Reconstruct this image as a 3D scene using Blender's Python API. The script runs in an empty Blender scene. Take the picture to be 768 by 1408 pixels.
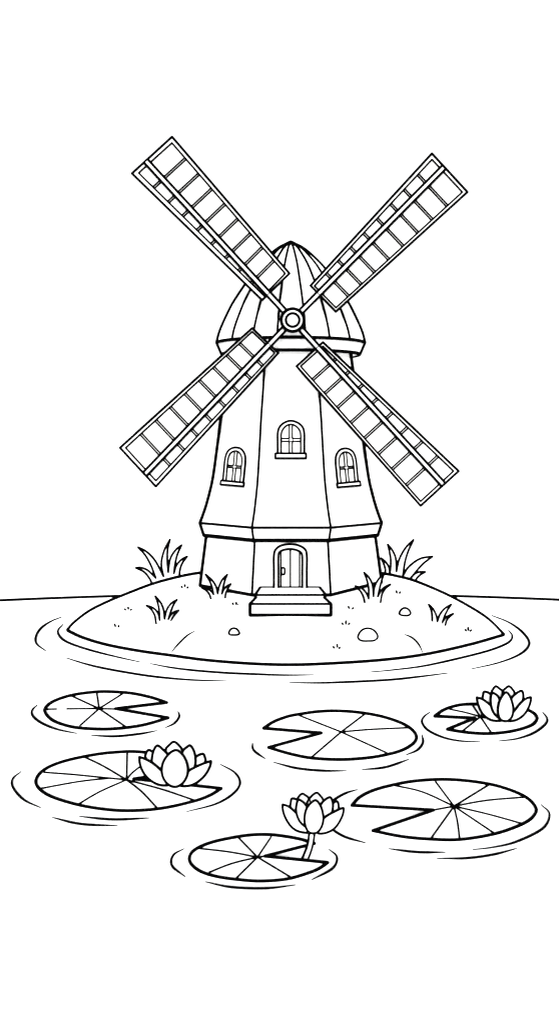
import bpy, math
from mathutils import Vector

# ------------------------------------------------------------------ survey of the place
F = 1540.0; CX = 384.0; CY = 590.0; H = 9.2        # focal length in plan pixels, principal point, eye height (m)
D = 53.5                                            # distance of the mill's axis
def ray(px, py): return Vector(((px-CX)/F, 1.0, (CY-py)/F))
EYE = Vector((0, 0, H))
def at(px, py, d): return EYE + ray(px, py)*d
def on_z(px, py, z=0.0): return at(px, py, (H-z)*F/(py-CY))
class Pl:                                           # a wall plane that measured points are laid on
    def __init__(s, o, n): s.o = Vector(o); s.n = Vector(n).normalized()
    def __call__(s, px, py, off=0.0):
        r = ray(px, py); o = s.o + s.n*off
        return EYE + r*((o-EYE).dot(s.n)/r.dot(s.n))
def Z(x0, y0, s): return lambda pts: [(x0+p[0]/s, y0+p[1]/s) for p in pts]

def cr(pts, n=8, closed=False):                     # Catmull-Rom through points
    P = [tuple(p) for p in pts]; out = []; m = len(P); dim = len(P[0])
    segs = m if closed else m-1
    for i in range(segs):
        if closed: a, b, c, d = P[(i-1) % m], P[i], P[(i+1) % m], P[(i+2) % m]
        else:
            a = P[i-1] if i > 0 else tuple(2*P[0][k]-P[1][k] for k in range(dim))
            b, c = P[i], P[i+1]
            d = P[i+2] if i+2 < m else tuple(2*P[-1][k]-P[-2][k] for k in range(dim))
        for j in range(n):
            t = j/n
            out.append(tuple(0.5*(2*b[k]+(c[k]-a[k])*t+(2*a[k]-5*b[k]+4*c[k]-d[k])*t*t+(3*b[k]-a[k]-3*c[k]+d[k])*t**3) for k in range(dim)))
    if not closed: out.append(P[-1])
    return out
def lerp_tab(tab, x):
    if x <= tab[0][0]: return tab[0][1]
    for (a, va), (b, vb) in zip(tab, tab[1:]):
        if x <= b: return va+(vb-va)*(x-a)/(b-a)
    return tab[-1][1]

# ------------------------------------------------------------------ materials
def material(name, col, noise=0.0, scale=3.0, rough=1.0):
    m = bpy.data.materials.new(name); m.use_nodes = True
    nt = m.node_tree; nt.nodes.clear()
    out = nt.nodes.new('ShaderNodeOutputMaterial'); d = nt.nodes.new('ShaderNodeBsdfDiffuse')
    d.inputs['Color'].default_value = (*col, 1); d.inputs['Roughness'].default_value = rough
    nt.links.new(d.outputs[0], out.inputs['Surface'])
    if noise:
        t = nt.nodes.new('ShaderNodeTexNoise'); t.inputs['Scale'].default_value = scale; t.inputs['Detail'].default_value = 4
        g = nt.nodes.new('ShaderNodeTexCoord'); nt.links.new(g.outputs['Object'], t.inputs['Vector'])
        r = nt.nodes.new('ShaderNodeValToRGB')
        r.color_ramp.elements[0].color = (*[c-noise for c in col], 1); r.color_ramp.elements[1].color = (*[min(1, c+noise) for c in col], 1)
        nt.links.new(t.outputs['Fac'], r.inputs['Fac']); nt.links.new(r.outputs['Color'], d.inputs['Color'])
    return m
INK = material('black_ink', (0.0008, 0.0008, 0.0009))
M = {
 'plaster': material('white_plaster', (0.87, 0.87, 0.87), 0.02),
 'wood': material('white_painted_wood', (0.87, 0.87, 0.87), 0.02, 6),
 'canvas': material('white_canvas', (0.80, 0.80, 0.79), 0.01, 8),
 'water': material('white_water', (0.87, 0.87, 0.87), 0.01, 0.5),
 'earth': material('white_earth', (0.87, 0.87, 0.87), 0.01, 0.8),
 'leaf': material('white_leaf', (0.87, 0.87, 0.87), 0.01, 4),
 'petal': material('white_petal', (0.84, 0.84, 0.83), 0.01, 4),
 'stone': material('white_stone', (0.82, 0.82, 0.82), 0.02, 5),
}
C = bpy.context.scene.collection

INKW = 1.3
# ------------------------------------------------------------------ mesh collector: slot 0 = surface, slot 1 = outline
class MB:
    def __init__(s): s.v = []; s.f = []; s.m = []
    def face(s, idx, m=0): s.f.append(tuple(idx)); s.m.append(m)
    def add(s, vs):
        i = len(s.v); s.v += [Vector(p) for p in vs]; return i
    def ball(s, c, r, m=1):
        n, k = 8, 4; i0 = s.add([c+Vector((0, 0, r))])
        for a in range(1, k):
            th = math.pi*a/k
            s.add([c+Vector((r*math.sin(th)*math.cos(2*math.pi*b/n), r*math.sin(th)*math.sin(2*math.pi*b/n), r*math.cos(th))) for b in range(n)])
        e = s.add([c-Vector((0, 0, r))])
        R = lambda a, b: i0+1+(a-1)*n+b % n
        for b in range(n):
            s.face((i0, R(1, b), R(1, b+1)), m); s.face((e, R(k-1, b+1), R(k-1, b)), m)
            for a in range(1, k-1): s.face((R(a, b), R(a+1, b), R(a+1, b+1), R(a, b+1)), m)
    def _tube(s, P, R, m, closed, n=8):
        N = len(P); rings = []; u = None
        for i in range(N):
            a = P[(i-1) % N] if (closed or i) else P[0]; b = P[(i+1) % N] if (closed or i < N-1) else P[-1]
            t = (b-a)
            if t.length < 1e-9: t = Vector((1, 0, 0))
            t.normalize()
            if u is None: u = t.cross(Vector((0, 0, 1)) if abs(t.z) < .9 else Vector((1, 0, 0)))
            u = (u - t*u.dot(t)); u.normalize(); w = t.cross(u)
            rings.append(s.add([P[i]+(u*math.cos(2*math.pi*k/n)+w*math.sin(2*math.pi*k/n))*R[i] for k in range(n)]))
        for i in range(N if closed else N-1):
            A, B = rings[i], rings[(i+1) % N]
            if closed and i == N-1:                 # match twist on closing
                best = min(range(n), key=lambda q: (s.v[A]-s.v[B+q]).length)
            else: best = 0
            for k in range(n): s.face((A+k, A+(k+1) % n, B+(k+1+best) % n, B+(k+best) % n), m)
        if not closed:
            s.face([rings[0]+k for k in range(n)][::-1], m); s.face([rings[-1]+k for k in range(n)], m)
    def line(s, pts, w, m=1, closed=False, taper=False, ends=True):
        """ink line of width w (plan pixels) at the depth of its points"""
        P = []
        for p in pts:
            p = Vector(p)
            if not P or (p-P[-1]).length > 1e-5: P.append(p)
        if closed and (P[0]-P[-1]).length < 1e-5: P.pop()
        N = len(P); R = []
        L = [0.0]
        for a, b in zip(P, P[1:]): L.append(L[-1]+(b-a).length)
        for i, p in enumerate(P):
            r = (w+INKW)/2*p.y/F
            if taper:
                t = L[i]/max(L[-1], 1e-6); r *= 0.42+0.58*min(1.0, 3.2*min(t, 1-t))**.8
            R.append(r)
        if closed:
            cuts = [i for i in range(N) if (P[i]-P[i-1]).normalized().dot((P[(i+1) % N]-P[i]).normalized()) < .8]
            if not cuts: s._tube(P, R, m, True); return
            c0 = cuts[0]; P = P[c0:]+P[:c0]+[P[c0]]; R = R[c0:]+R[:c0]+[R[c0]]; N = len(P)
        cuts = [0]+[i for i in range(1, N-1) if (P[i]-P[i-1]).normalized().dot((P[i+1]-P[i]).normalized()) < .8]+[N-1]
        for a, b in zip(cuts, cuts[1:]): s._tube(P[a:b+1], R[a:b+1], m, False)
        for c in cuts:
            if ends or 0 < c < N-1: s.ball(P[c], R[c]*.98, m)
    def slab(s, front, back, m=0):                  # closed polygon, front and back outlines
        n = len(front); a = s.add(front); b = s.add(back)
        s.face(range(a, a+n), m); s.face(list(range(b, b+n))[::-1], m)
        for i in range(n): s.face((a+i, b+i, b+(i+1) % n, a+(i+1) % n), m)
    def ring(s, o1, i1, o2, i2, m=0):               # frame between an outer and an inner outline (front 1, back 2)
        n = len(o1); A = s.add(o1); B = s.add(i1); Cc = s.add(o2); E = s.add(i2)
        for i in range(n):
            j = (i+1) % n
            s.face((A+i, A+j, B+j, B+i), m); s.face((Cc+i, E+i, E+j, Cc+j), m)
            s.face((A+i, Cc+i, Cc+j, A+j), m); s.face((B+i, B+j, E+j, E+i), m)
    def loft(s, rings, m=0, cap0=False, cap1=False, closed=True):
        n = len(rings[0]); idx = [s.add(r) for r in rings]
        for A, B in zip(idx, idx[1:]):
            for k in range(n if closed else n-1): s.face((A+k, A+(k+1) % n, B+(k+1) % n, B+k), m)
        if cap0: s.face([idx[0]+k for k in range(n)][::-1], m)
        if cap1: s.face([idx[-1]+k for k in range(n)], m)
    def build(s, name, mat, parent=None, origin=None, smooth=False):
        o0 = Vector(parent['_o']) if parent is not None else Vector(origin or (0, 0, 0))
        me = bpy.data.meshes.new(name); me.from_pydata([v-o0 for v in s.v], [], s.f)
        me.materials.append(M[mat]); me.materials.append(INK)
        me.polygons.foreach_set('material_index', s.m)
        if smooth: me.polygons.foreach_set('use_smooth', [True]*len(s.f))
        me.update()
        ob = bpy.data.objects.new(name, me); C.objects.link(ob)
        ob['_o'] = tuple(o0)
        if parent is not None: ob.parent = parent
        else: ob.location = o0
        return ob
def empty(name, loc, parent=None):
    o = bpy.data.objects.new(name, None); C.objects.link(o); o.empty_display_size = .3
    if parent is not None: o.parent = parent; o['_o'] = parent['_o']
    else: o.location = loc; o['_o'] = tuple(loc)
    return o
def tag(o, label, cat=None, group=None, kind=None):
    o['label'] = label
    if cat: o['category'] = cat
    if group: o['group'] = group
    if kind: o['kind'] = kind
    return o

# ------------------------------------------------------------------ ground, water
g = MB(); n = 96
i0 = g.add([(0, 0, -.3)]); g.add([(4000*math.cos(2*math.pi*k/n), 4000*math.sin(2*math.pi*k/n), -.3) for k in range(n)])
for k in range(n): g.face((i0, i0+1+k, i0+1+(k+1) % n))
tag(g.build('ground', 'earth'), 'blank white land stretching away beyond the far edge of the water', kind='structure')
w = MB(); n = 240; PR, PX, PY = 49.5, .35, 12.63
rim = [(PX+PR*math.cos(2*math.pi*k/n), PY+PR*math.sin(2*math.pi*k/n), 0) for k in range(n)]
i0 = w.add([(PX, PY, 0)]); w.add(rim)
for k in range(n): w.face((i0, i0+1+k, i0+1+(k+1) % n))
w.loft([[(x, y, -.28) for x, y, z in rim], rim])
w.line([(x, y, .06) for x, y, z in rim], 3.3, closed=True)
tag(w.build('water', 'water'), 'still white water of the pond ending in a thin dark line', kind='structure')

# ------------------------------------------------------------------ island
shore_px = [(93.5, 867), (113.9, 876.5), (147.7, 886.6), (191.7, 895), (235.7, 901.2), (283, 907.6), (340, 912.2), (390, 914), (440, 912.9),
            (518, 908), (580.6, 900.2), (643, 886.7), (691.2, 873)]
shore = [on_z(*p) for p in cr(shore_px, 8)]
top_px = [(93.5, 867), (103.7, 856.2), (124, 841), (147.7, 829), (171.4, 819), (208.6, 804.7), (242.5, 795.2), (274.6, 789), (330, 783), (400, 780),
          (470, 783), (523, 789.5), (545, 793.5), (570, 800.3), (611.9, 818), (647, 837), (670.5, 852.7), (691.2, 873)]
top_tab = cr(top_px, 8)
XL, XR = shore[0].x, shore[-1].x; YL, YR = shore[0].y, shore[-1].y; XM, XH = (XL+XR)/2, (XR-XL)/2
sh_tab = [(p.x, p.y) for p in shore]
def y_shore(x): return lerp_tab(sh_tab, x)
def y_ridge(x):
    u = max(-1, min(1, (x-XM)/XH)); ye = YL+(YR-YL)*(u+1)/2
    return ye+(54.2-ye)*(max(0, 1-abs(u)**2.2))**.6
def z_ridge(x):
    y = y_ridge(x); px = CX+x*F/y
    return max(0, H-(lerp_tab(top_tab, px)-CY)*y/F)
GT = cr([(0, 0), (.04, .26), (.10, .5), (.18, .66), (.35, .76), (.53, .82), (.72, .88), (.87, .945), (1, 1)], 5)
def z_front0(x, y):
    a, b = y_shore(x), y_ridge(x)
    if b-a < 1e-3: return 0
    t = max(0, min(1, (y-a)/(b-a))); u = abs((x-XM)/XH)
    e = max(0, (u-.45)/.55); gl = 1-(1-t)**1.7
    return z_ridge(x)*(lerp_tab(GT, t)*(1-e)+gl*e)
# mill footprint (measured), used to settle the ground against the wall foot
def R_of(wpx):
    R = 4.0
    for _ in range(20): R = wpx*(D-.3827*R)/(.9239*F)
    return R
def oct_z(y, R): return H-(y-CY)*(D-.3827*R)/F
MX = (399.0-CX)/F*D
RB = R_of(124.5); ZB = oct_z(804, RB)
def octo(R, z, cx=MX): return [Vector((cx+R*math.sin(math.radians(22.5+45*k)), D-R*math.cos(math.radians(22.5+45*k)), z)) for k in range(8)]
foot = octo(RB, 0)
foot_z = {7: oct_z(817.5, RB)*0, 0: 0}
def foot_height(p, py): return H-(py-CY)*p.y/F
fpts = [(foot[6], foot_height(foot[6], 805)), (foot[7], foot_height(foot[7], 818)), (foot[0], foot_height(foot[0], 818)), (foot[1], foot_height(foot[1], 801))]
fpts.append(((fpts[1][0]+fpts[2][0])/2, fpts[1][1]))
step_c = on_z(399, 846, 1.63); fpts.append((Vector((step_c.x-1.6, step_c.y, 0)), 1.63)); fpts.append((Vector((step_c.x+1.6, step_c.y, 0)), 1.63))
ctr = [(p.x, p.y, z-.13) for p, z in fpts]
def solve(A, b):
    n = len(b); A = [r[:]+[b[i]] for i, r in enumerate(A)]
    for i in range(n):
        p = max(range(i, n), key=lambda r: abs(A[r][i])); A[i], A[p] = A[p], A[i]
        for r in range(n):
            if r != i:
                q = A[r][i]/A[i][i]; A[r] = [x-q*y for x, y in zip(A[r], A[i])]
    return [A[i][n]/A[i][i] for i in range(n)]
SG = 1.7
def gauss(ax, ay, bx, by): return math.exp(-((ax-bx)**2+(ay-by)**2)/(2*SG*SG))
def fade(x, y):
    a, b = y_shore(x), y_ridge(x); t = max(0, min(1, (y-a)/max(b-a, 1e-3)))
    return min(1, t/.12)*min(1, (1-t)/.15)
W = solve([[gauss(a[0], a[1], b[0], b[1])*fade(a[0], a[1]) for b in ctr] for a in ctr], [c[2]-z_front0(c[0], c[1]) for c in ctr])
def z_front(x, y): return z_front0(x, y)+fade(x, y)*sum(wi*gauss(x, y, c[0], c[1]) for wi, c in zip(W, ctr))
def hit(px, py):
    r = ray(px, py); d = 42.0
    while d < 56:
        p = EYE+r*d
        if XL < p.x < XR and y_shore(p.x) < p.y <= y_ridge(p.x)+.01 and p.z <= z_front(p.x, p.y): return p
        d += .01
    return at(px, py, y_ridge((px-CX)/F*53))
isl = MB(); nx, nf, nb = 150, 36, 12; cols = []
for i in range(nx+1):
    u = -math.cos(math.pi*i/nx); x = XM+XH*u; a, b = y_shore(x), y_ridge(x); bk = b+(5.6*math.sqrt(max(0, 1-u*u))); zr = z_ridge(x)
    col = [(x, a, -.5)]
    for j in range(nf+1):
        t = (j/nf)**1.4; y = a+(b-a)*t; col.append((x, y, z_front(x, y)))
    for j in range(1, nb+1):
        s_ = j/nb; col.append((x, b+(bk-b)*s_, zr*(1-s_)))
    col.append((x, bk, -.5)); cols.append(col)
isl.loft(cols, closed=False)
isl.line([on_z(*p, .06) for p in cr(shore_px, 8)], 3.8)
rl = []
for i in range(nx*2+1):
    u = -math.cos(math.pi*i/(nx*2)); x = XM+XH*u; rl.append(Vector((x, y_ridge(x)-.05, z_ridge(x)+.05)))
mill_l, mill_r = MX-RB*.9, MX+RB*.9
isl.line([p for p in rl if p.x < mill_l], 3.8); isl.line([p for p in rl if p.x > mill_r], 3.8)
def ground_line(mb, pts, wd, up=.06, **k): mb.line([hit(*p)+Vector((0, 0, up)) for p in pts], wd, **k)
ground_line(isl, cr(Z(80, 780, 2.954)([(460, 352), (475, 332), (500, 305), (525, 282), (555, 264)]), 5), 2.0, taper=True)
ground_line(isl, cr(Z(440, 800, 2.56)([(359, 253), (350, 232), (335, 212), (318, 199), (296, 190)]), 5), 2.0, taper=True)
tag(isl.build('island', 'earth'), 'low rounded white island mound rising from the pond under the windmill', kind='structure')

# ------------------------------------------------------------------ ripples
def ripples(label, sets):
    mb = MB()
    for pts in sets:
        mb.line([on_z(p[0], p[1], .04) for p in cr(pts, 8)], 2.7, taper=True)
    c = mb.v[0]
    tag(mb.build('water_ripples', 'water', origin=(c.x, c.y, 0)), label, kind='structure')
a = Z(0, 730, 2.259); b = Z(430, 730, 2.272)
ripples('broken dark ripple lines circling the island shore', [
 a([(192, 267), (160, 280), (130, 300), (113, 325), (114, 350), (142, 372)]), a([(196, 290), (180, 310), (190, 332), (220, 350), (280, 370), (350, 388), (435, 407)]),
 a([(205, 394), (270, 414), (330, 428), (420, 444), (500, 455), (600, 463), (706, 466)]), a([(467, 412), (530, 424), (600, 433), (700, 441)])+[(350, 927), (390, 928.2), (431, 927.8)],
 [(397.8, 938.5), (451.5, 938.7), (532, 935), (575, 930.5), (614.9, 925.4)],
 b([(610, 310), (622, 328), (610, 348), (560, 370), (480, 392), (350, 421), (250, 434), (175, 441)]), b([(558, 264), (610, 285), (650, 313), (674, 345), (665, 370), (630, 393), (570, 414), (494, 431)])])

# ------------------------------------------------------------------ lily pads
def pad(label, zf, apex, arc, veins, rip, riplab, ow=3.7, up=0.10):
    P = lambda p, h=0.0: on_z(p[0], p[1], up)+Vector((0, 0, h))
    ap = zf([apex])[0]; ar = cr(zf(arc), 6)
    out = [ap]+ar
    mb = MB(); top = [P(p) for p in out]
    mb.slab(top, [q-Vector((0, 0, up+.03)) for q in top])
    Q = lambda p, wd: on_z(p[0], p[1], up+.42*(wd+INKW)*top[0].y/F)
    mb.line([Q(p, ow) for p in ar], ow); mb.line([Q(ar[0], ow), Q(ap, ow), Q(ar[-1], ow)], ow)
    for v in veins: mb.line([Q(p, 1.6) for p in cr(zf(v), 5)], 1.7, ends=False)
    cen = sum(top, Vector())/len(top)
    o = mb.build('lily_pad', 'leaf', origin=(cen.x, cen.y, 0))
    tag(o, label, 'lily pad', 'lily pads floating on the pond')
    ripples(riplab, rip)
z = Z(30, 930, 3.339)
c = (355, 148)
pad('small flowerless lily pad at far left with its notch open to the right', z, (430, 148),
 [(665, 120), (600, 98), (520, 80), (440, 72), (345, 71), (230, 86), (150, 112), (112, 140), (108, 165), (140, 200), (200, 224), (270, 237), (380, 242), (480, 235), (570, 220), (672, 190)],
 [[c, (230, 90)], [c, (345, 80)], [c, (462, 80)], [c, (475, 230)], [c, (268, 225)], [c, (205, 149)], [(115, 151), (162, 150)], [c, (430, 150)]],
 [z([(72, 130), (48, 155), (52, 182), (90, 213), (160, 242), (252, 262)]), z([(320, 271), (430, 275), (540, 264), (620, 249)]), z([(717, 160), (722, 185), (700, 215), (660, 235)])],
 'thin ripple arcs around the small lily pad at far left')
z = Z(0, 1000, 2.259); c = (393, 163)
pad('large white lily pad at left with an open water lily resting on its right side', z, (415, 160),
 [(590, 135), (560, 105), (500, 85), (440, 77), (385, 76), (300, 84), (200, 105), (140, 130), (113, 160), (120, 188), (160, 215), (240, 240), (320, 254), (400, 259), (500, 252), (600, 230), (650, 212), (687, 190)],
 [[c, (320, 120), (262, 92)], [c, (395, 80)], [c, (410, 142), (435, 122)], [c, (330, 157), (230, 147), (137, 140)], [(345, 158), (250, 168), (127, 190)], [c, (310, 200), (245, 238)], [c, (440, 200), (487, 250)], [c, (500, 192), (605, 227)]],
 [z([(66, 137), (40, 160), (42, 188), (75, 225), (127, 250)]), z([(163, 280), (250, 300), (365, 306)]), z([(247, 277), (350, 286), (465, 282)]), z([(684, 115), (728, 140), (745, 172), (725, 205), (670, 238), (580, 262)])],
 'thin ripple arcs around the large flowering lily pad at left')
z = Z(340, 960, 2.954); c = (380, 137)
pad('flowerless lily pad in the middle just below the island, notch open left', z, (300, 141),
 [(65, 122), (105, 96), (160, 75), (210, 65), (290, 54), (375, 52), (470, 60), (560, 78), (640, 108), (682, 145), (678, 178), (630, 210), (560, 230), (480, 243), (375, 249), (260, 243), (170, 225), (85, 200)],
 [[c, (210, 70)], [c, (475, 65)], [c, (500, 127), (655, 120)], [c, (565, 222)], [c, (262, 238)]],
 [z([(20, 180), (26, 212), (72, 246)]), z([(105, 260), (200, 284), (300, 294), (402, 295)]), z([(465, 290), (560, 280), (655, 248)]), z([(708, 148), (712, 180), (690, 210), (645, 230)])],
 'thin ripple arcs around the middle lily pad')
z = Z(570, 930, 3.879); c = (348, 215)
pad('smallest white lily pad at far right with an open water lily on its right half', z, (320, 222),
 [(105, 212), (150, 180), (210, 158), (270, 149), (340, 148), (430, 148), (520, 152), (600, 178), (640, 202), (650, 228), (625, 258), (560, 282), (480, 298), (390, 305), (300, 301), (230, 292), (172, 282)],
 [[c, (270, 193), (185, 175)], [c, (308, 155)], [c, (362, 195)], [c, (385, 222)], [c, (255, 290)], [c, (405, 298)]],
 [z([(80, 190), (48, 215), (38, 245), (70, 287), (150, 325), (240, 344), (347, 349)]), z([(443, 345), (540, 333), (630, 303), (692, 258), (705, 225), (680, 190)])],
 'thin ripple arcs around the small flowering lily pad at far right')
z = Z(460, 1050, 2.494); c = (408, 146)
pad('large flowerless lily pad at lower right with its notch open to the left', z, (338, 159),
 [(58, 143), (85, 115), (130, 92), (190, 75), (270, 60), (375, 54), (480, 62), (570, 80), (650, 112), (688, 150), (680, 180), (640, 208), (550, 240), (430, 260), (330, 259), (230, 250), (130, 230)],
 [[c, (300, 97), (205, 75)], [c, (345, 62)], [c, (528, 72)], [c, (520, 126), (650, 115)], [c, (520, 172), (640, 205)], [c, (548, 240)], [c, (420, 200), (427, 255)], [c, (330, 255)], [c, (338, 159)]],
 [z([(185, 292), (280, 303), (378, 304)]), z([(350, 325), (450, 324), (540, 312), (622, 291)]), z([(706, 140), (735, 172), (712, 222), (620, 268), (540, 287), (473, 295)]),
  [(490.9, 1085.7), (476, 1090), (462, 1097.5), (452, 1106)], [(450, 1134), (458.8, 1142), (475, 1151), (502, 1159)]],
 'thin ripple arcs around the large lily pad at lower right')
z = Z(220, 1070, 2.743); c = (367, 298)
pad('white lily pad nearest the viewer with a tall stemmed water lily rising in its notch', z, (395, 294),
 [(582, 246), (520, 228), (430, 214), (360, 213), (290, 221), (200, 240), (140, 264), (113, 290), (115, 320), (150, 350), (210, 370), (290, 382), (380, 388), (480, 380), (560, 357), (600, 340), (632, 318)],
 [[c, (293, 222)], [c, (418, 222)], [c, (260, 278), (147, 265)], [c, (270, 322), (185, 355)], [c, (288, 376)], [c, (490, 372)], [c, (395, 294)]],
 [z([(90, 266), (50, 290), (45, 330), (95, 372)]), z([(170, 391), (270, 411), (400, 415), (510, 403)]), z([(636, 268), (666, 297), (650, 340), (572, 383)])],
 'thin ripple arcs around the nearest lily pad')

# ------------------------------------------------------------------ water lilies
def lily(label, zf, base, d0, petals, ow, stem=None, mid=None, baseh=0):
    bx, by = zf([base])[0]; root = empty('water_lily', at(bx, by, d0))
    tag(root, label, 'flower', 'open white water lilies')
    top = min(q[1] for pts, k, l in petals for q in zf(pts)); hh = by-top
    for pts, k, lean in petals:                     # k = layer towards the viewer, lean = how far the tip leans (m, + away)
        px = cr(zf(pts), 6, True)
        def dep(p, extra=0.0): return d0-.055*k+lean*max(0, (by-p[1])/hh)**1.3-extra
        cx = sum(p[0] for p in px)/len(px); cy = sum(p[1] for p in px)/len(px)
        mb = MB(); rings = []
        for s_ in (0.03, .3, .6, .85, 1.0):
            rings.append([at(cx+(p[0]-cx)*s_, cy+(p[1]-cy)*s_, dep((0, cy+(p[1]-cy)*s_), .035*(1-s_*s_)+.012)) for p in px])
        for s_ in (1.0, .85, .6, .3, .03):
            rings.append([at(cx+(p[0]-cx)*s_, cy+(p[1]-cy)*s_, dep((0, cy+(p[1]-cy)*s_), .02*(1-s_*s_)-.012)) for p in px])
        mb.loft(rings, cap0=True, cap1=True)
        mb.line([at(p[0], p[1], dep(p)-.025) for p in px], ow, closed=True)
        mb.build('petal', 'petal', root)
    mb = MB(); c = at(bx, by-hh*.12, d0-.04)        # receptacle holding the petals
    mb.ball(c, hh*.10*d0/F, 0); mb.build('receptacle', 'petal', root)
    if stem:
        L, Rr = stem; mb = MB(); l = cr(zf(L), 6); r = cr(zf(Rr), 6)
        cen = [((p[0]+q[0])/2, (p[1]+q[1])/2, abs(p[0]-q[0])) for p, q in zip(l, r)]
        P = [at(x, y, d0) for x, y, _ in cen]; mb._tube(P, [w_/2*d0/F for _, _, w_ in cen], 0, False, 12)
        mb.line([at(x, y, d0-.03) for x, y in l], ow); mb.line([at(x, y, d0-.03) for x, y in r], ow)
        mb.build('stem', 'leaf', root)
    return root
z = Z(180, 1010, 6.4)
lily('wide open water lily lying on the large lily pad at left', z, (385, 455), 28.35, [
 ([(135, 215), (133, 165), (155, 137), (195, 157), (250, 240), (330, 400), (230, 330)], 0, .10),
 ([(630, 170), (650, 200), (648, 250), (560, 370), (430, 420), (500, 260), (570, 197)], 0, .10),
 ([(305, 140), (340, 90), (378, 64), (420, 92), (455, 148), (450, 260), (385, 400), (315, 260)], 1, .42),
 ([(190, 265), (186, 200), (205, 128), (235, 97), (280, 130), (330, 187), (370, 300), (350, 420), (250, 360)], 2, .15),
 ([(450, 155), (490, 112), (522, 97), (552, 140), (567, 210), (558, 290), (500, 380), (400, 430), (410, 270)], 2, .15),
 ([(75, 203), (84, 200), (140, 222), (200, 258), (270, 320), (330, 390), (335, 440), (280, 447), (220, 432), (150, 385), (105, 325), (80, 260)], 3, -.05),
 ([(703, 238), (690, 292), (645, 365), (570, 428), (500, 452), (430, 446), (430, 390), (500, 326), (560, 290), (630, 258), (690, 238)], 3, -.05),
 ([(395, 137), (440, 162), (478, 215), (500, 290), (492, 365), (450, 432), (385, 460), (320, 432), (280, 370), (271, 300), (290, 230), (340, 165)], 5, -.2)], 2.9)
z = Z(645, 935, 8.084)
lily('smaller open water lily sitting on the far right lily pad', z, (395, 455), 34.8, [
 ([(245, 150), (262, 98), (290, 70), (325, 92), (368, 132), (400, 240), (390, 380), (290, 280)], 0, .4),
 ([(368, 132), (400, 92), (435, 70), (472, 100), (500, 158), (480, 280), (400, 380), (370, 250)], 1, .4),
 ([(150, 225), (150, 160), (165, 130), (235, 155), (290, 230), (350, 400), (230, 330)], 1, .1),
 ([(465, 200), (520, 147), (575, 120), (595, 160), (590, 230), (560, 300), (490, 370), (400, 420), (410, 300)], 2, .15),
 ([(80, 203), (92, 198), (150, 218), (235, 285), (290, 360), (345, 430), (340, 452), (270, 452), (200, 425), (140, 370), (100, 290)], 3, -.05),
 ([(672, 192), (680, 200), (675, 245), (652, 310), (612, 375), (550, 428), (480, 454), (415, 450), (440, 400), (495, 345), (560, 262), (620, 210)], 3, -.05),
 ([(262, 145), (298, 165), (332, 212), (365, 300), (370, 400), (345, 430), (300, 402), (262, 355), (240, 290), (233, 215), (242, 160)], 4, -.1),
 ([(405, 137), (440, 168), (470, 240), (485, 320), (472, 400), (435, 447), (395, 456), (350, 443), (322, 400), (315, 320), (330, 240), (367, 170)], 6, -.2)], 2.7)
z = Z(380, 1080, 7.68)
lily('water lily held above the water on an upright stem beside the nearest pad', z, (385, 505), 23.9, [
 ([(225, 150), (240, 110), (272, 87), (300, 102), (340, 137), (380, 250), (370, 400), (270, 270)], 0, .25),
 ([(150, 245), (150, 180), (162, 139), (220, 155), (280, 240), (340, 400), (230, 340)], 0, .08),
 ([(600, 185), (640, 170), (653, 210), (648, 260), (570, 380), (450, 430), (530, 280)], 0, .08),
 ([(318, 200), (350, 132), (418, 78), (462, 110), (495, 172), (470, 300), (400, 420), (330, 300)], 1, .3),
 ([(465, 205), (510, 152), (565, 125), (590, 175), (593, 240), (570, 320), (500, 400), (410, 440), (420, 300)], 2, .1),
 ([(62, 208), (75, 204), (130, 225), (200, 285), (270, 370), (330, 470), (330, 500), (230, 485), (160, 440), (105, 365), (72, 285)], 3, -.05),
 ([(706, 240), (705, 275), (690, 330), (640, 420), (580, 475), (500, 505), (430, 500), (440, 420), (500, 345), (560, 303), (640, 262), (685, 242)], 3, -.05),
 ([(235, 152), (290, 185), (325, 240), (360, 330), (370, 420), (335, 450), (270, 410), (228, 350), (206, 270), (212, 195)], 4, -.08),
 ([(408, 157), (448, 190), (480, 260), (493, 350), (477, 430), (435, 490), (385, 506), (335, 488), (305, 430), (294, 350), (310, 260), (352, 195)], 6, -.15)], 2.6,
 stem=([(345, 495), (338, 570), (322, 645), (295, 715), (262, 790)], [(400, 495), (388, 590), (372, 660), (350, 725), (322, 792)]))

# ------------------------------------------------------------------ windmill
mill = empty('windmill', (MX, D, ZB))
tag(mill, 'white octagonal windmill with a ribbed pointed cap and four lattice sails on the island', 'windmill')
prof = cr([(484, 82), (506, 85), (540, 90), (575, 95.8), (611, 100.4), (658, 107), (691, 115), (708, 120.5), (719, 124.7)], 5)
rings = [(R_of(w_), y) for y, w_ in prof]; rz = [(R, oct_z(y, R)) for R, y in rings]
def R_at(zz):
    t = sorted((z_, r) for r, z_ in rz); return lerp_tab(t, zz)
mb = MB(); mb.loft([octo(R-.045, z_) for R, z_ in reversed(rz)], cap0=True, cap1=True)
corner = {6: 4.0, 1: 4.0}
for k in range(8): mb.line([octo(R, z_)[k] for R, z_ in rz], corner.get(k, 2.4))
mb.build('tower_wall', 'plaster', mill)
R1, R2, R3 = R_of(124.7), R_of(119.3), R_of(115.8); z1, z2 = oct_z(719, R1), oct_z(736, R2)
mb = MB(); mb.loft([octo(R2-.04, z2), octo(R1-.04, z1+.002)], cap0=True, cap1=True)
mb.line(octo(R1, z1), 2.6, closed=True); mb.line(octo(R2, z2), 4.4, closed=True)
for k in range(8): mb.line([octo(R1, z1)[k], octo(R2, z2)[k]], 4.0 if k in (1, 6) else 2.4)
mb.build('cornice_band', 'plaster', mill)
mb = MB(); ft = [Vector((p.x, p.y, 0)) for p in octo(RB, 0)]
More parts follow.
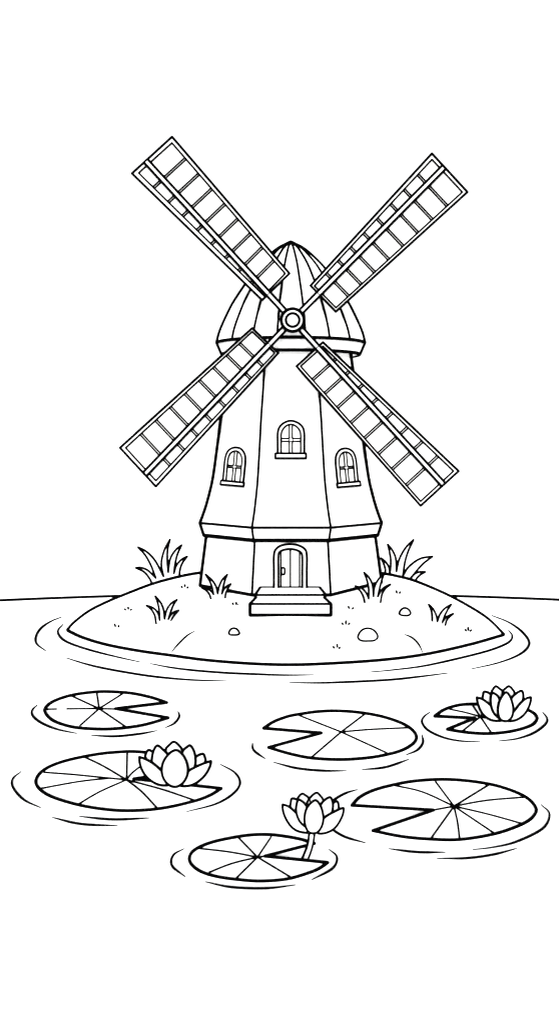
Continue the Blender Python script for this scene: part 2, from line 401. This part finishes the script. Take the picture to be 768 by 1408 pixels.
for i, p in enumerate(ft):
    py = {6: 805, 7: 818, 0: 818, 1: 800}.get(i)
    p.z = foot_height(p, py) if py else 1.2
topr = octo(R3, z2-.003); shrink = lambda P_, dz=0.0: [Vector((MX+(p.x-MX)*.99, D+(p.y-D)*.99, p.z-dz)) for p in P_]
mb.loft([shrink(ft, .45), shrink(ft), shrink(topr)], cap0=True, cap1=True)
for k in range(8): mb.line([topr[k], ft[k]], 4.0 if k in (1, 6) else 2.5)
mb.line(ft, 3.8, closed=True)
mb.build('base_wall', 'plaster', mill)

# cap
MXc = (399.4-CX)/F*D
def circ(w_, y):                                    # radius and height of a round section from its silhouette
    r = w_*D/math.sqrt(F*F+w_*w_); return r, H+(CY-y)*(D-r*r/D)/F
def circle(r, zz, n=72): return [Vector((MXc+r*math.sin(2*math.pi*k/n), D-r*math.cos(2*math.pi*k/n), zz)) for k in range(n)]
cap_px = cr([(332.8, .5), (336, 6.5), (341, 16), (349.7, 27), (368.4, 45.5), (392.5, 63), (415.3, 78), (429.4, 85.5), (445, 92.8), (458, 98), (471.3, 101.5)], 5)
cp = [circ(w_, y) for y, w_ in cap_px]
mb = MB(); mb.loft([circle(max(.02, r-.045), z_-.01) for r, z_ in reversed(cp)], cap0=True, cap1=True)
def meridian(deg, off=0): 
    a = math.radians(deg); return [Vector((MXc+(r+off)*math.sin(a), D-(r+off)*math.cos(a), z_)) for r, z_ in cp]
for dg in (-50.5, -29.5, -10.5, 10.3, 29.3, 49.8, 130, 150, 170, 190, 210, 230): mb.line(meridian(dg), 2.4, ends=False)
for dg in (-85.5, 85.5): mb.line(meridian(dg), 4.0)
mb.build('cap', 'wood', mill, smooth=False)
rr, zr = cp[-1]; rb, zb = circ(94.6, 487.3)
mb = MB(); mb.loft([circle(rb-.05, zb), circle(rr-.05, zr-.012)], cap0=True, cap1=True)
mb.line(circle(rr, zr), 3.8, closed=True); mb.line(circle(rb, zb), 3.8, closed=True)
for dg in (-85.5, 85.5):
    a = math.radians(dg); mb.line([(MXc+rr*math.sin(a), D-rr*math.cos(a), zr), (MXc+rb*math.sin(a), D-rb*math.cos(a), zb)], 3.8)
mb.build('cap_brim', 'wood', mill)

# hub and shaft
YS = 49.3; hub = (402, 440)
mb = MB(); hc = at(402, 440, YS-.35); rad = lambda p, d: p*d/F
def disc(c, r, y, n=40): return [Vector((c.x+r*math.sin(2*math.pi*k/n), y, c.z+r*math.cos(2*math.pi*k/n))) for k in range(n)]
r1 = rad(15.6, hc.y)
mb.loft([disc(hc, r1, hc.y), disc(hc, r1, YS+.1)], cap0=True, cap1=True)
mb.loft([disc(hc, r1*.6, YS+.1), disc(hc, r1*.6, D-2.0)], cap0=True, cap1=True)
mb.line(disc(hc, r1, hc.y), 3.6, closed=True); mb.line(disc(hc, rad(9.2, hc.y), hc.y-.01), 2.8, closed=True)
mb.build('hub', 'wood', mill)

# sails
ts = [.12, .238, .352, .468, .582, .694, .799, .90]
def sail(outer, inner, tip, tside):
    """outer/inner corners: tip A, tip B, root B, root A in plan pixels; tip = spar end; tside = spar half width"""
    s_ = empty('sail', (0, 0, 0), mill)
    A = lambda p, o=0.0: at(p[0], p[1], YS-o)
    mb = MB(); q = [((a[0]+b[0])/2, (a[1]+b[1])/2) for a, b in zip(outer, inner)]
    mb.slab([A(p, -.02) for p in q], [A(p, -.06) for p in q]); mb.build('sail_cloth', 'canvas', s_)
    mb = MB(); mb.ring([A(p, .02) for p in outer], [A(p, .02) for p in inner], [A(p, -.12) for p in outer], [A(p, -.12) for p in inner])
    mb.line([A(p, .04) for p in outer], 2.5, closed=True); mb.line([A(p, .035) for p in inner], 1.6, closed=True)
    mb.build('sail_frame', 'wood', s_)
    a0, b0, b1, a1 = inner
    mix = lambda p, q_, t: (p[0]+(q_[0]-p[0])*t, p[1]+(q_[1]-p[1])*t)
    for t in ts:
        p, q_ = mix(a0, a1, t), mix(b0, b1, t); ux, uy = a1[0]-a0[0], a1[1]-a0[1]; l = math.hypot(ux, uy); ux /= l; uy /= l; hw = 1.55
        c4 = [(p[0]-ux*hw, p[1]-uy*hw), (q_[0]-ux*hw, q_[1]-uy*hw), (q_[0]+ux*hw, q_[1]+uy*hw), (p[0]+ux*hw, p[1]+uy*hw)]
        mb = MB(); mb.slab([A(x, -.01) for x in c4], [A(x, -.019) for x in c4])
        mb.line([A(c4[0], .01), A(c4[1], .015)], 1.3, ends=False); mb.line([A(c4[2], .01), A(c4[3], .015)], 1.3, ends=False)
        mb.build('crossbar', 'wood', s_)
    dx, dy = tip[0]-hub[0], tip[1]-hub[1]; l = math.hypot(dx, dy); dx /= l; dy /= l; hw = tside
    st = (hub[0]+dx*12, hub[1]+dy*12)
    c4 = [(st[0]-dy*hw, st[1]+dx*hw), (tip[0]-dy*hw, tip[1]+dx*hw), (tip[0]+dy*hw, tip[1]-dx*hw), (st[0]+dy*hw, st[1]-dx*hw)]
    mb = MB(); mb.slab([A(x, .09) for x in c4], [A(x, .0) for x in c4])
    mb.line([A(c4[0], .11), A(c4[1], .11)], 2.5); mb.line([A(c4[3], .11), A(c4[2], .11)], 2.5)
    mb.build('sail_stock', 'wood', s_)
sail([(236.5, 188), (181.5, 238.4), (360.1, 412.6), (397.8, 376)], [(236.3, 196.3), (190.5, 237.7), (362.2, 406.4), (391.8, 376)], (201.3, 222), 3.4)
sail([(642, 264), (593.2, 211), (426.5, 392.7), (461.3, 428.5)], [(635, 264), (593.3, 219), (432, 393), (461.5, 423)], (608.5, 231), 3.4)
sail([(165, 615.7), (214.3, 669), (382.4, 485.3), (346.5, 451)], [(172.8, 615.7), (214.3, 661), (377.3, 485.3), (346.5, 456)], (200.5, 650.5), 3.4)
sail([(577.7, 695.5), (630, 647.7), (443.7, 470.4), (407.3, 503.6)], [(577.7, 689.3), (622.9, 647.7), (443.7, 476), (413, 503.6)], (607.5, 664.5), 3.4)

# windows
def window(plane, outer, inner, bars, sill):
    t = empty('window', (0, 0, 0), mill); o = cr(outer, 5); i = cr(inner, 5)
    mb = MB(); mb.slab([plane(*p, .03) for p in i], [plane(*p, -.25) for p in i]); mb.build('pane', 'canvas', t)
    mb = MB(); mb.ring([plane(*p, .10) for p in o], [plane(*p, .10) for p in i], [plane(*p, -.25) for p in o], [plane(*p, -.25) for p in i])
    mb.line([plane(*p, .12) for p in o], 2.3); mb.line([plane(*p, .12) for p in i], 1.5, closed=True)
    mb.build('frame', 'wood', t)
    for a_, b_, c_, d_ in bars:
        mb = MB(); q = [a_, b_, d_, c_]; mb.slab([plane(*p, .07) for p in q], [plane(*p, .035) for p in q])
        mb.line([plane(*a_, .095), plane(*b_, .095)], 1.2, ends=False); mb.line([plane(*c_, .095), plane(*d_, .095)], 1.2, ends=False)
        mb.build('glazing_bar', 'wood', t)
    # white crossing of the two bars
    (p1, p2, p3, p4), (h1, h2, h3, h4) = bars
    def X(a, b, c, d):
        den = (a[0]-b[0])*(c[1]-d[1])-(a[1]-b[1])*(c[0]-d[0]); e = a[0]*b[1]-a[1]*b[0]; f = c[0]*d[1]-c[1]*d[0]
        return ((e*(c[0]-d[0])-(a[0]-b[0])*f)/den, (e*(c[1]-d[1])-(a[1]-b[1])*f)/den)
    q = [X(p1, p2, h1, h2), X(p3, p4, h1, h2), X(p3, p4, h3, h4), X(p1, p2, h3, h4)]
    cx = sum(p[0] for p in q)/4; cy = sum(p[1] for p in q)/4; q = [(cx+(p[0]-cx)*.95, cy+(p[1]-cy)*.95) for p in q]
    mb = MB(); mb.slab([plane(*p, .13) for p in q], [plane(*p, .05) for p in q]); mb.build('bar_boss', 'wood', t)
    mb = MB(); mb.slab([plane(*p, .22) for p in sill], [plane(*p, -.2) for p in sill])
    mb.line([plane(*p, .22) for p in sill], 2.3, closed=True); mb.build('sill', 'wood', t)
zw = H-(604-CY)*50.0/F; Rw = R_at(zw)
pc = Pl((MX, D-.9239*Rw-.02, zw), (0, -1, .13))
z = Z(295, 570, 5.689)
window(pc, z([(492, 300), (492, 225), (492, 150), (505, 100), (542, 64), (595, 48), (650, 64), (688, 100), (700, 150), (700, 225), (700, 300)]),
 z([(519, 303), (519, 230), (519, 160), (530, 120), (558, 88), (595, 76), (632, 88), (662, 120), (672, 160), (672, 230), (672, 303)]),
 [z([(583, 78), (583, 303), (606, 78), (606, 303)]), z([(519, 187), (672, 187), (519, 209), (672, 209)])], z([(474, 304), (714, 304), (714, 342), (474, 342)]))
zs = H-(640-CY)*51.0/F; Rs = R_at(zs); c45 = math.cos(math.radians(45)); n_off = .9239*Rs+.02
wl = [[(65, 515), (73, 430), (82, 345), (100, 292), (130, 265), (165, 257), (205, 268), (232, 303), (240, 350), (234, 430), (224, 525)],
      [(88, 520), (96, 430), (103, 355), (115, 315), (135, 292), (160, 285), (185, 291), (205, 315), (213, 355), (207, 430), (198, 530)]]
wb = [[(157, 286), (135, 522), (178, 288), (155, 524)], [(101, 396), (211, 404), (100, 411), (209, 420)]]; ws = [(50, 515), (230, 533), (225, 562), (45, 547)]
pl_ = Pl((MX-n_off*c45, D-n_off*c45, zs), (-c45, -c45, .13)); prr = Pl((MX+n_off*c45, D-n_off*c45, zs), (c45, -c45, .13))
window(pl_, z(wl[0]), z(wl[1]), [z(b_) for b_ in wb], z(ws))
mir = lambda pts: [(798.2-x, y+1.3) for x, y in pts]
window(prr, mir(z(wl[0])), mir(z(wl[1])), [[m_[2], m_[3], m_[0], m_[1]] if 0 else m_ for m_ in (mir(z(b_)) for b_ in wb)], mir(z(ws)))

# door
zd = H-(780-CY)*49.2/F
yb = ft[0].y; zb_ = ft[0].z; yt = topr[0].y; zt_ = topr[0].z
pd = Pl((MX, yb-.03, zb_), (0, -(zt_-zb_), (yt-yb)))
z = Z(330, 740, 5.486); dr = empty('door', (0, 0, 0), mill)
oo = z([(254, 376), (254, 250), (254, 130), (270, 82), (315, 53), (378, 45), (437, 53), (487, 82), (502, 130), (502, 250), (502, 376)])
ii = z([(288, 376), (288, 250), (288, 132), (300, 101), (335, 86), (378, 81), (421, 88), (456, 106), (468, 138), (468, 250), (468, 376)])
o = cr(oo, 5); i = cr(ii, 5)
mb = MB(); mb.ring([pd(*p, .12) for p in o], [pd(*p, .12) for p in i], [pd(*p, -.25) for p in o], [pd(*p, -.25) for p in i])
mb.line([pd(*p, .14) for p in o], 2.5); mb.line([pd(*p, .14) for p in i], 2.2); mb.build('door_frame', 'wood', dr)
mb = MB(); mb.slab([pd(*p, .03) for p in i], [pd(*p, -.25) for p in i])
for xx, y0, w_ in ((307, 104, 1.9), (378, 84, 2.0), (447, 102, 1.9)):
    p, q = z([(xx, y0), (xx, 374)]); mb.line([pd(*p, .05), pd(*q, .05)], w_-.5, ends=False)
mb.build('door_leaf', 'wood', dr)
hd = cr(z([(317, 224), (329, 224), (335, 231), (335, 264), (329, 272), (317, 272), (311, 264), (311, 231)]), 4, True)
mb = MB(); mb.slab([pd(*p, .16) for p in hd], [pd(*p, .04) for p in hd]); mb.line([pd(*p, .16) for p in hd], 1.9, closed=True); mb.build('door_handle', 'wood', dr)

# doorstep
z = Z(330, 740, 5.486); st = empty('front_steps', (0, 0, 0), mill)
ywall = ft[0].y-.02
def stp(back_px, front_px, zt, bottom, lines):
    return None
(bl, br) = z([(150, 374), (600, 374)]); zt = H-(bl[1]-CY)*ywall/F
(fl, fr) = z([(113, 428), (645, 428)]); P1 = [on_z(*bl, zt), on_z(*br, zt), on_z(*fr, zt), on_z(*fl, zt)]
(ml, mr) = z([(118, 452), (634, 452)]); yf = P1[2].y; zt2 = H-(ml[1]-CY)*yf/F
mb = MB(); dn = Vector((0, 0, -(zt-zt2)-.3)); inset = [P1[0], P1[1], at(mr[0], mr[1], yf+.01), at(ml[0], ml[1], yf+.01)]
inset2 = [Vector((p.x, p.y, zt2-.002)) for p in inset]
mb.loft([inset2, P1], cap0=True, cap1=True)
mb.line(P1, 3.5, closed=True) if 0 else None
mb.line([P1[3], P1[0], P1[1], P1[2]], 3.4); mb.line([P1[3], P1[2]], 2.4)
mb.line([P1[3], inset2[3]], 3.6); mb.line([P1[2], inset2[2]], 3.6)
mb.build('step', 'stone', st)
(l2, r2) = z([(74, 496), (684, 496)]); q3, q4 = on_z(*r2, zt2), on_z(*l2, zt2)
P2 = [Vector((inset2[3].x, yf+.02, zt2)), Vector((inset2[2].x, yf+.02, zt2)), q3, q4]
wide = [Vector((q4.x+.1, ywall, zt2)), Vector((q3.x-.1, ywall, zt2))]
(l3, r3) = z([(74, 580), (684, 580)]); zb3 = at(*l3, q4.y).z
fl_, fr_ = Vector((at(*l3, q4.y).x, q4.y, zb3)), Vector((at(*r3, q4.y).x, q4.y, zb3))
mb = MB(); topc = [Vector((inset2[3].x, ywall, zt2)), Vector((inset2[2].x, ywall, zt2)), P2[1], q3, q4, P2[0]]
bot = [Vector((p.x, p.y, zb3)) for p in topc]
mb.loft([bot, topc], cap0=True, cap1=True)
mb.line([P2[0], q4, fl_, fr_, q3, P2[1]], 3.8); mb.line([q4, q3], 2.4)
mb.build('step', 'stone', st)

# ------------------------------------------------------------------ grass tufts
def tuft(label, zf, blades, ow=2.1, depth=None):
    allp = [p for b_ in blades for p in zf(b_)]; ys = max(p[1] for p in allp)
    ends = [zf(b_)[k] for b_ in blades for k in (0, -1)]; bx = sum(p[0] for p in ends)/len(ends)
    low = max(ends, key=lambda p: p[1])
    d0 = depth+.3 if depth else hit(bx, low[1]).y-.05
    root = empty('grass_tuft', at(bx, low[1], d0)); tag(root, label, 'grass tuft', 'tufts of tall grass on the island')
    top = min(p[1] for p in allp); hh = low[1]-top; n = len(blades)
    for k, b_ in enumerate(blades):
        q = zf(b_); h2 = len(q)//2; L = cr(q[:h2], 6); Rr = cr(q[h2:], 6)
        side = (k-(n-1)/2)/n
        dp = lambda p: d0-.04*((k*2) % 3)-((0.0 if depth else .25) if k % 2 else -.05)*max(0, (low[1]-p[1])/hh)
        mb = MB(); bas = ((q[0][0]+q[-1][0]+bx)/3, low[1]+.5)
        out = L+Rr[1:]+[bas]
        mb.slab([at(p[0], p[1], dp(p)-.012) for p in out], [at(p[0], p[1], dp(p)+.02) for p in out])
        mb.line([at(*p, dp(p)) for p in L], ow); mb.line([at(*p, dp(p)) for p in Rr], ow)
        mb.build('blade', 'leaf', root)
tuft('tall five bladed grass tuft behind the island crest left of the windmill', Z(180, 735, 9.6), [
 [(288, 665), (240, 570), (170, 490), (68, 440), (68, 440), (130, 435), (220, 470), (290, 530), (330, 575)][:4]+[(68, 440), (135, 437), (222, 472), (328, 572)],
 [(328, 572), (262, 400), (185, 265), (94, 168), (94, 168), (205, 225), (320, 345), (430, 550)],
 [(430, 550), (402, 380), (440, 210), (515, 66), (515, 66), (484, 200), (480, 350), (492, 495)],
 [(492, 495), (520, 320), (590, 205), (668, 140), (668, 140), (612, 265), (582, 390), (567, 512)],
 [(567, 512), (600, 410), (665, 332), (742, 290), (742, 290), (682, 370), (648, 460), (637, 560)]], 2.4, depth=y_ridge((228-CX)/F*53)+.12)
tuft('tall wide spreading grass tuft behind the island crest right of the windmill', Z(515, 735, 9.035), [
 [(108, 495), (130, 450), (115, 380), (78, 293), (78, 293), (135, 345), (172, 405), (186, 486)],
 [(186, 486), (197, 340), (182, 220), (159, 123), (159, 123), (218, 200), (258, 300), (266, 458)],
 [(266, 458), (300, 310), (380, 165), (478, 66), (478, 66), (415, 200), (372, 340), (346, 514)],
 [(346, 514), (420, 400), (560, 300), (713, 273), (713, 273), (605, 355), (525, 440), (441, 547)],
 [(441, 547), (490, 490), (550, 466), (622, 465), (622, 465), (565, 497), (522, 540), (492, 592)]], 2.4, depth=y_ridge((555-CX)/F*53)+.12)
z = Z(180, 735, 4.8)
tuft('four bladed grass tuft on the left slope of the island between two sprigs', z, [
 [(166, 585), (158, 535), (135, 495), (103, 468), (103, 468), (148, 485), (178, 518), (190, 564)],
 [(190, 564), (187, 500), (177, 452), (161, 407), (161, 407), (198, 452), (216, 500), (222, 555)],
 [(222, 555), (237, 498), (265, 455), (304, 430), (304, 430), (280, 465), (262, 510), (247, 558)],
 [(247, 558), (265, 528), (288, 511), (315, 500), (315, 500), (288, 528), (272, 552), (264, 577)]], 2.3)
tuft('four bladed grass tuft against the left foot of the windmill wall', z, [
 [(528, 425), (518, 395), (498, 370), (469, 352), (469, 352), (505, 358), (530, 375), (545, 394)],
 [(545, 394), (535, 345), (518, 305), (492, 263), (492, 263), (532, 298), (560, 340), (572, 388)],
 [(572, 388), (583, 340), (603, 297), (635, 264), (635, 264), (620, 300), (608, 345), (600, 390)],
 [(600, 390), (613, 362), (633, 341), (659, 326), (659, 326), (638, 358), (626, 385), (621, 415)]], 2.3)
z = Z(480, 735, 4.8)
tuft('four bladed grass tuft against the right foot of the windmill wall', z, [
 [(101, 452), (94, 415), (74, 375), (38, 340), (38, 340), (80, 355), (108, 383), (127, 422)],
 [(127, 422), (127, 355), (115, 300), (96, 250), (96, 250), (130, 285), (152, 335), (158, 408)],
 [(158, 408), (166, 345), (192, 295), (228, 258), (228, 258), (210, 310), (197, 360), (187, 408)],
 [(187, 408), (207, 372), (235, 345), (270, 329), (270, 329), (236, 358), (214, 395), (205, 446)]], 2.3)
tuft('small three bladed grass tuft on the right slope of the island', z, [
 [(545, 580), (546, 540), (539, 500), (522, 461), (522, 461), (550, 490), (570, 530), (580, 572)],
 [(580, 572), (595, 530), (625, 490), (670, 461), (670, 461), (645, 500), (625, 540), (612, 580)],
 [(612, 580), (632, 550), (655, 535), (684, 523), (684, 523), (657, 545), (640, 568), (632, 596)]], 2.3)

# ------------------------------------------------------------------ sprigs
def sprig(label, zf, dashes):
    q = [zf(d_) for d_ in dashes]; lx = sum(d_[1][0] for d_ in q)/len(q); ly = max(d_[1][1] for d_ in q)
    d0 = hit(lx, ly).y-.06
    root = empty('grass_sprig', at(lx, ly, d0)); tag(root, label, 'grass sprig', 'tiny grass sprigs on the island')
    for a_, b_ in q:
        m_ = ((a_[0]+b_[0])/2, (a_[1]+b_[1])/2); d1 = hit(*b_).y-.08; mb = MB()
        P = [at(*b_, d1), at(m_[0], m_[1], d1), at(*a_, d1)]
        mb._tube(P, [1.2*d0/F, 1.8*d0/F, 1.4*d0/F], 1, False); mb.ball(P[0], .8*d0/F); mb.ball(P[2], 1.0*d0/F)
        mb.build('blade', 'leaf', root)
a = Z(180, 735, 4.8); b = Z(480, 735, 4.8); c = Z(80, 780, 2.954); e = Z(440, 800, 2.56)
sprig('tiny grass sprig near the crest left of the windmill foot', a, [((332, 339), (339, 353)), ((355, 329), (356, 346)), ((377, 344), (370, 356))])
sprig('tiny grass sprig just left of the front steps', a, [((669, 449), (675, 465)), ((696, 445), (690, 463)), ((704, 459), (702, 464))])
sprig('tiny two stroke grass sprig between the right foot tuft and the far pebble', b, [((308, 369), (314, 389)), ((335, 376), (329, 390))])
sprig('tiny three stroke grass sprig left of the middle left tuft', c, [((269, 168), (275, 175)), ((284, 160), (285, 172)), ((298, 169), (293, 176))])
sprig('tiny two stroke grass sprig lowest on the left slope', c, [((228, 229), (233, 242)), ((246, 235), (245, 244))])
sprig('tiny two stroke grass sprig right of the front steps', e, [((98, 85), (103, 95)), ((116, 90), (112, 97))])
sprig('tiny grass sprig between the front steps and the largest stone', e, [((75, 144), (81, 151)), ((90, 136), (90, 150)), ((104, 144), (98, 151))])
sprig('tiny grass sprig lowest on the island, left of the largest stone', e, [((44, 227), (51, 234)), ((59, 219), (60, 231)), ((70, 229), (65, 236))])
sprig('tiny grass sprig farthest right on the island', e, [((508, 167), (514, 174)), ((519, 159), (521, 172)), ((532, 168), (526, 175))])

# ------------------------------------------------------------------ stones
def stone(label, zf, pts, ow=2.4):
    px = cr(zf(pts), 6, True); by = max(p[1] for p in px); bx = sum(p[0] for p in px)/len(px); d0 = hit(bx, by).y-.22
    loc = at(bx, by, d0); mb = MB(); N = len(px); cy = sum(p[1] for p in px)/N; dep = .5*(max(p[0] for p in px)-min(p[0] for p in px))*d0/F
    rings = []
    for s_ in (.04, .5, .8, .95, 1.0): rings.append([at(bx+(p[0]-bx)*s_, cy+(p[1]-cy)*s_, d0-dep*.3*math.sqrt(max(0, 1-s_*s_))) for p in px])
    for s_ in (.95, .8, .5, .04): rings.append([at(bx+(p[0]-bx)*s_, cy+(p[1]-cy)*s_, d0+dep*math.sqrt(max(0, 1-s_*s_))) for p in px])
    mb.loft(rings, cap0=True, cap1=True); mb.line([at(*p, d0-.02) for p in px], ow, closed=True)
    tag(mb.build('stone', 'stone', origin=tuple(loc)), label, 'stone', 'rounded stones on the island')
stone('largest rounded stone on the island, right of the front steps', e, [(133, 196), (138, 180), (150, 168), (167, 164), (185, 169), (197, 181), (201, 195), (190, 205), (167, 207), (145, 206)])
stone('small rounded stone higher on the right slope beside the small tuft', b, [(329, 519), (338, 500), (352, 488), (366, 485), (384, 491), (398, 506), (402, 521), (390, 531), (366, 533), (342, 531)])
stone('small rounded stone left below the front steps', c, [(693, 267), (698, 255), (706, 249), (716, 248), (727, 253), (735, 267), (728, 273), (714, 274), (699, 273)])

# ------------------------------------------------------------------ light, sky, camera
for o in bpy.data.objects:
    if '_o' in o: del o['_o']
sc = bpy.context.scene
wd = bpy.data.worlds.new('World'); sc.world = wd; wd.use_nodes = True; nt = wd.node_tree
sky = nt.nodes.new('ShaderNodeTexSky'); sky.sky_type = 'NISHITA'; sky.sun_disc = False
EL, AZ = math.radians(15), math.radians(181)        # sun behind the viewer
sky.sun_elevation = EL; sky.sun_rotation = AZ; sky.air_density = 1.0; sky.dust_density = 1.0; sky.ozone_density = 1.0
mix = nt.nodes.new('ShaderNodeMix'); mix.data_type = 'RGBA'; mix.inputs['Factor'].default_value = .93   # closed white overcast over the clear sky
mix.inputs['B'].default_value = (7.3, 7.3, 7.3, 1); nt.links.new(sky.outputs[0], mix.inputs['A'])
nt.links.new(mix.outputs['Result'], nt.nodes['Background'].inputs['Color']); nt.nodes['Background'].inputs['Strength'].default_value = .15
sl = bpy.data.lights.new('sun', 'SUN'); sl.energy = 3.2; sl.angle = math.radians(10); sl.color = (1, 1, .99)
so = bpy.data.objects.new('sun', sl); C.objects.link(so)
dirv = Vector((math.sin(AZ)*math.cos(EL), math.cos(AZ)*math.cos(EL), math.sin(EL)))
so.rotation_euler = dirv.to_track_quat('Z', 'Y').to_euler()
cam = bpy.data.cameras.new('camera'); co = bpy.data.objects.new('camera', cam); C.objects.link(co); sc.camera = co
co.location = EYE; co.rotation_euler = (math.radians(90), 0, 0)
cam.sensor_fit = 'VERTICAL'; cam.sensor_height = 24; cam.sensor_width = 24; cam.lens = 24*F/1408; cam.shift_y = -(704-CY)/1408
cam.clip_start = .5; cam.clip_end = 9000
sc.view_settings.view_transform = 'Standard'; sc.view_settings.look = 'None'; sc.view_settings.gamma = 1
sc.view_settings.use_curve_mapping = False; sc.view_settings.exposure = 0.8
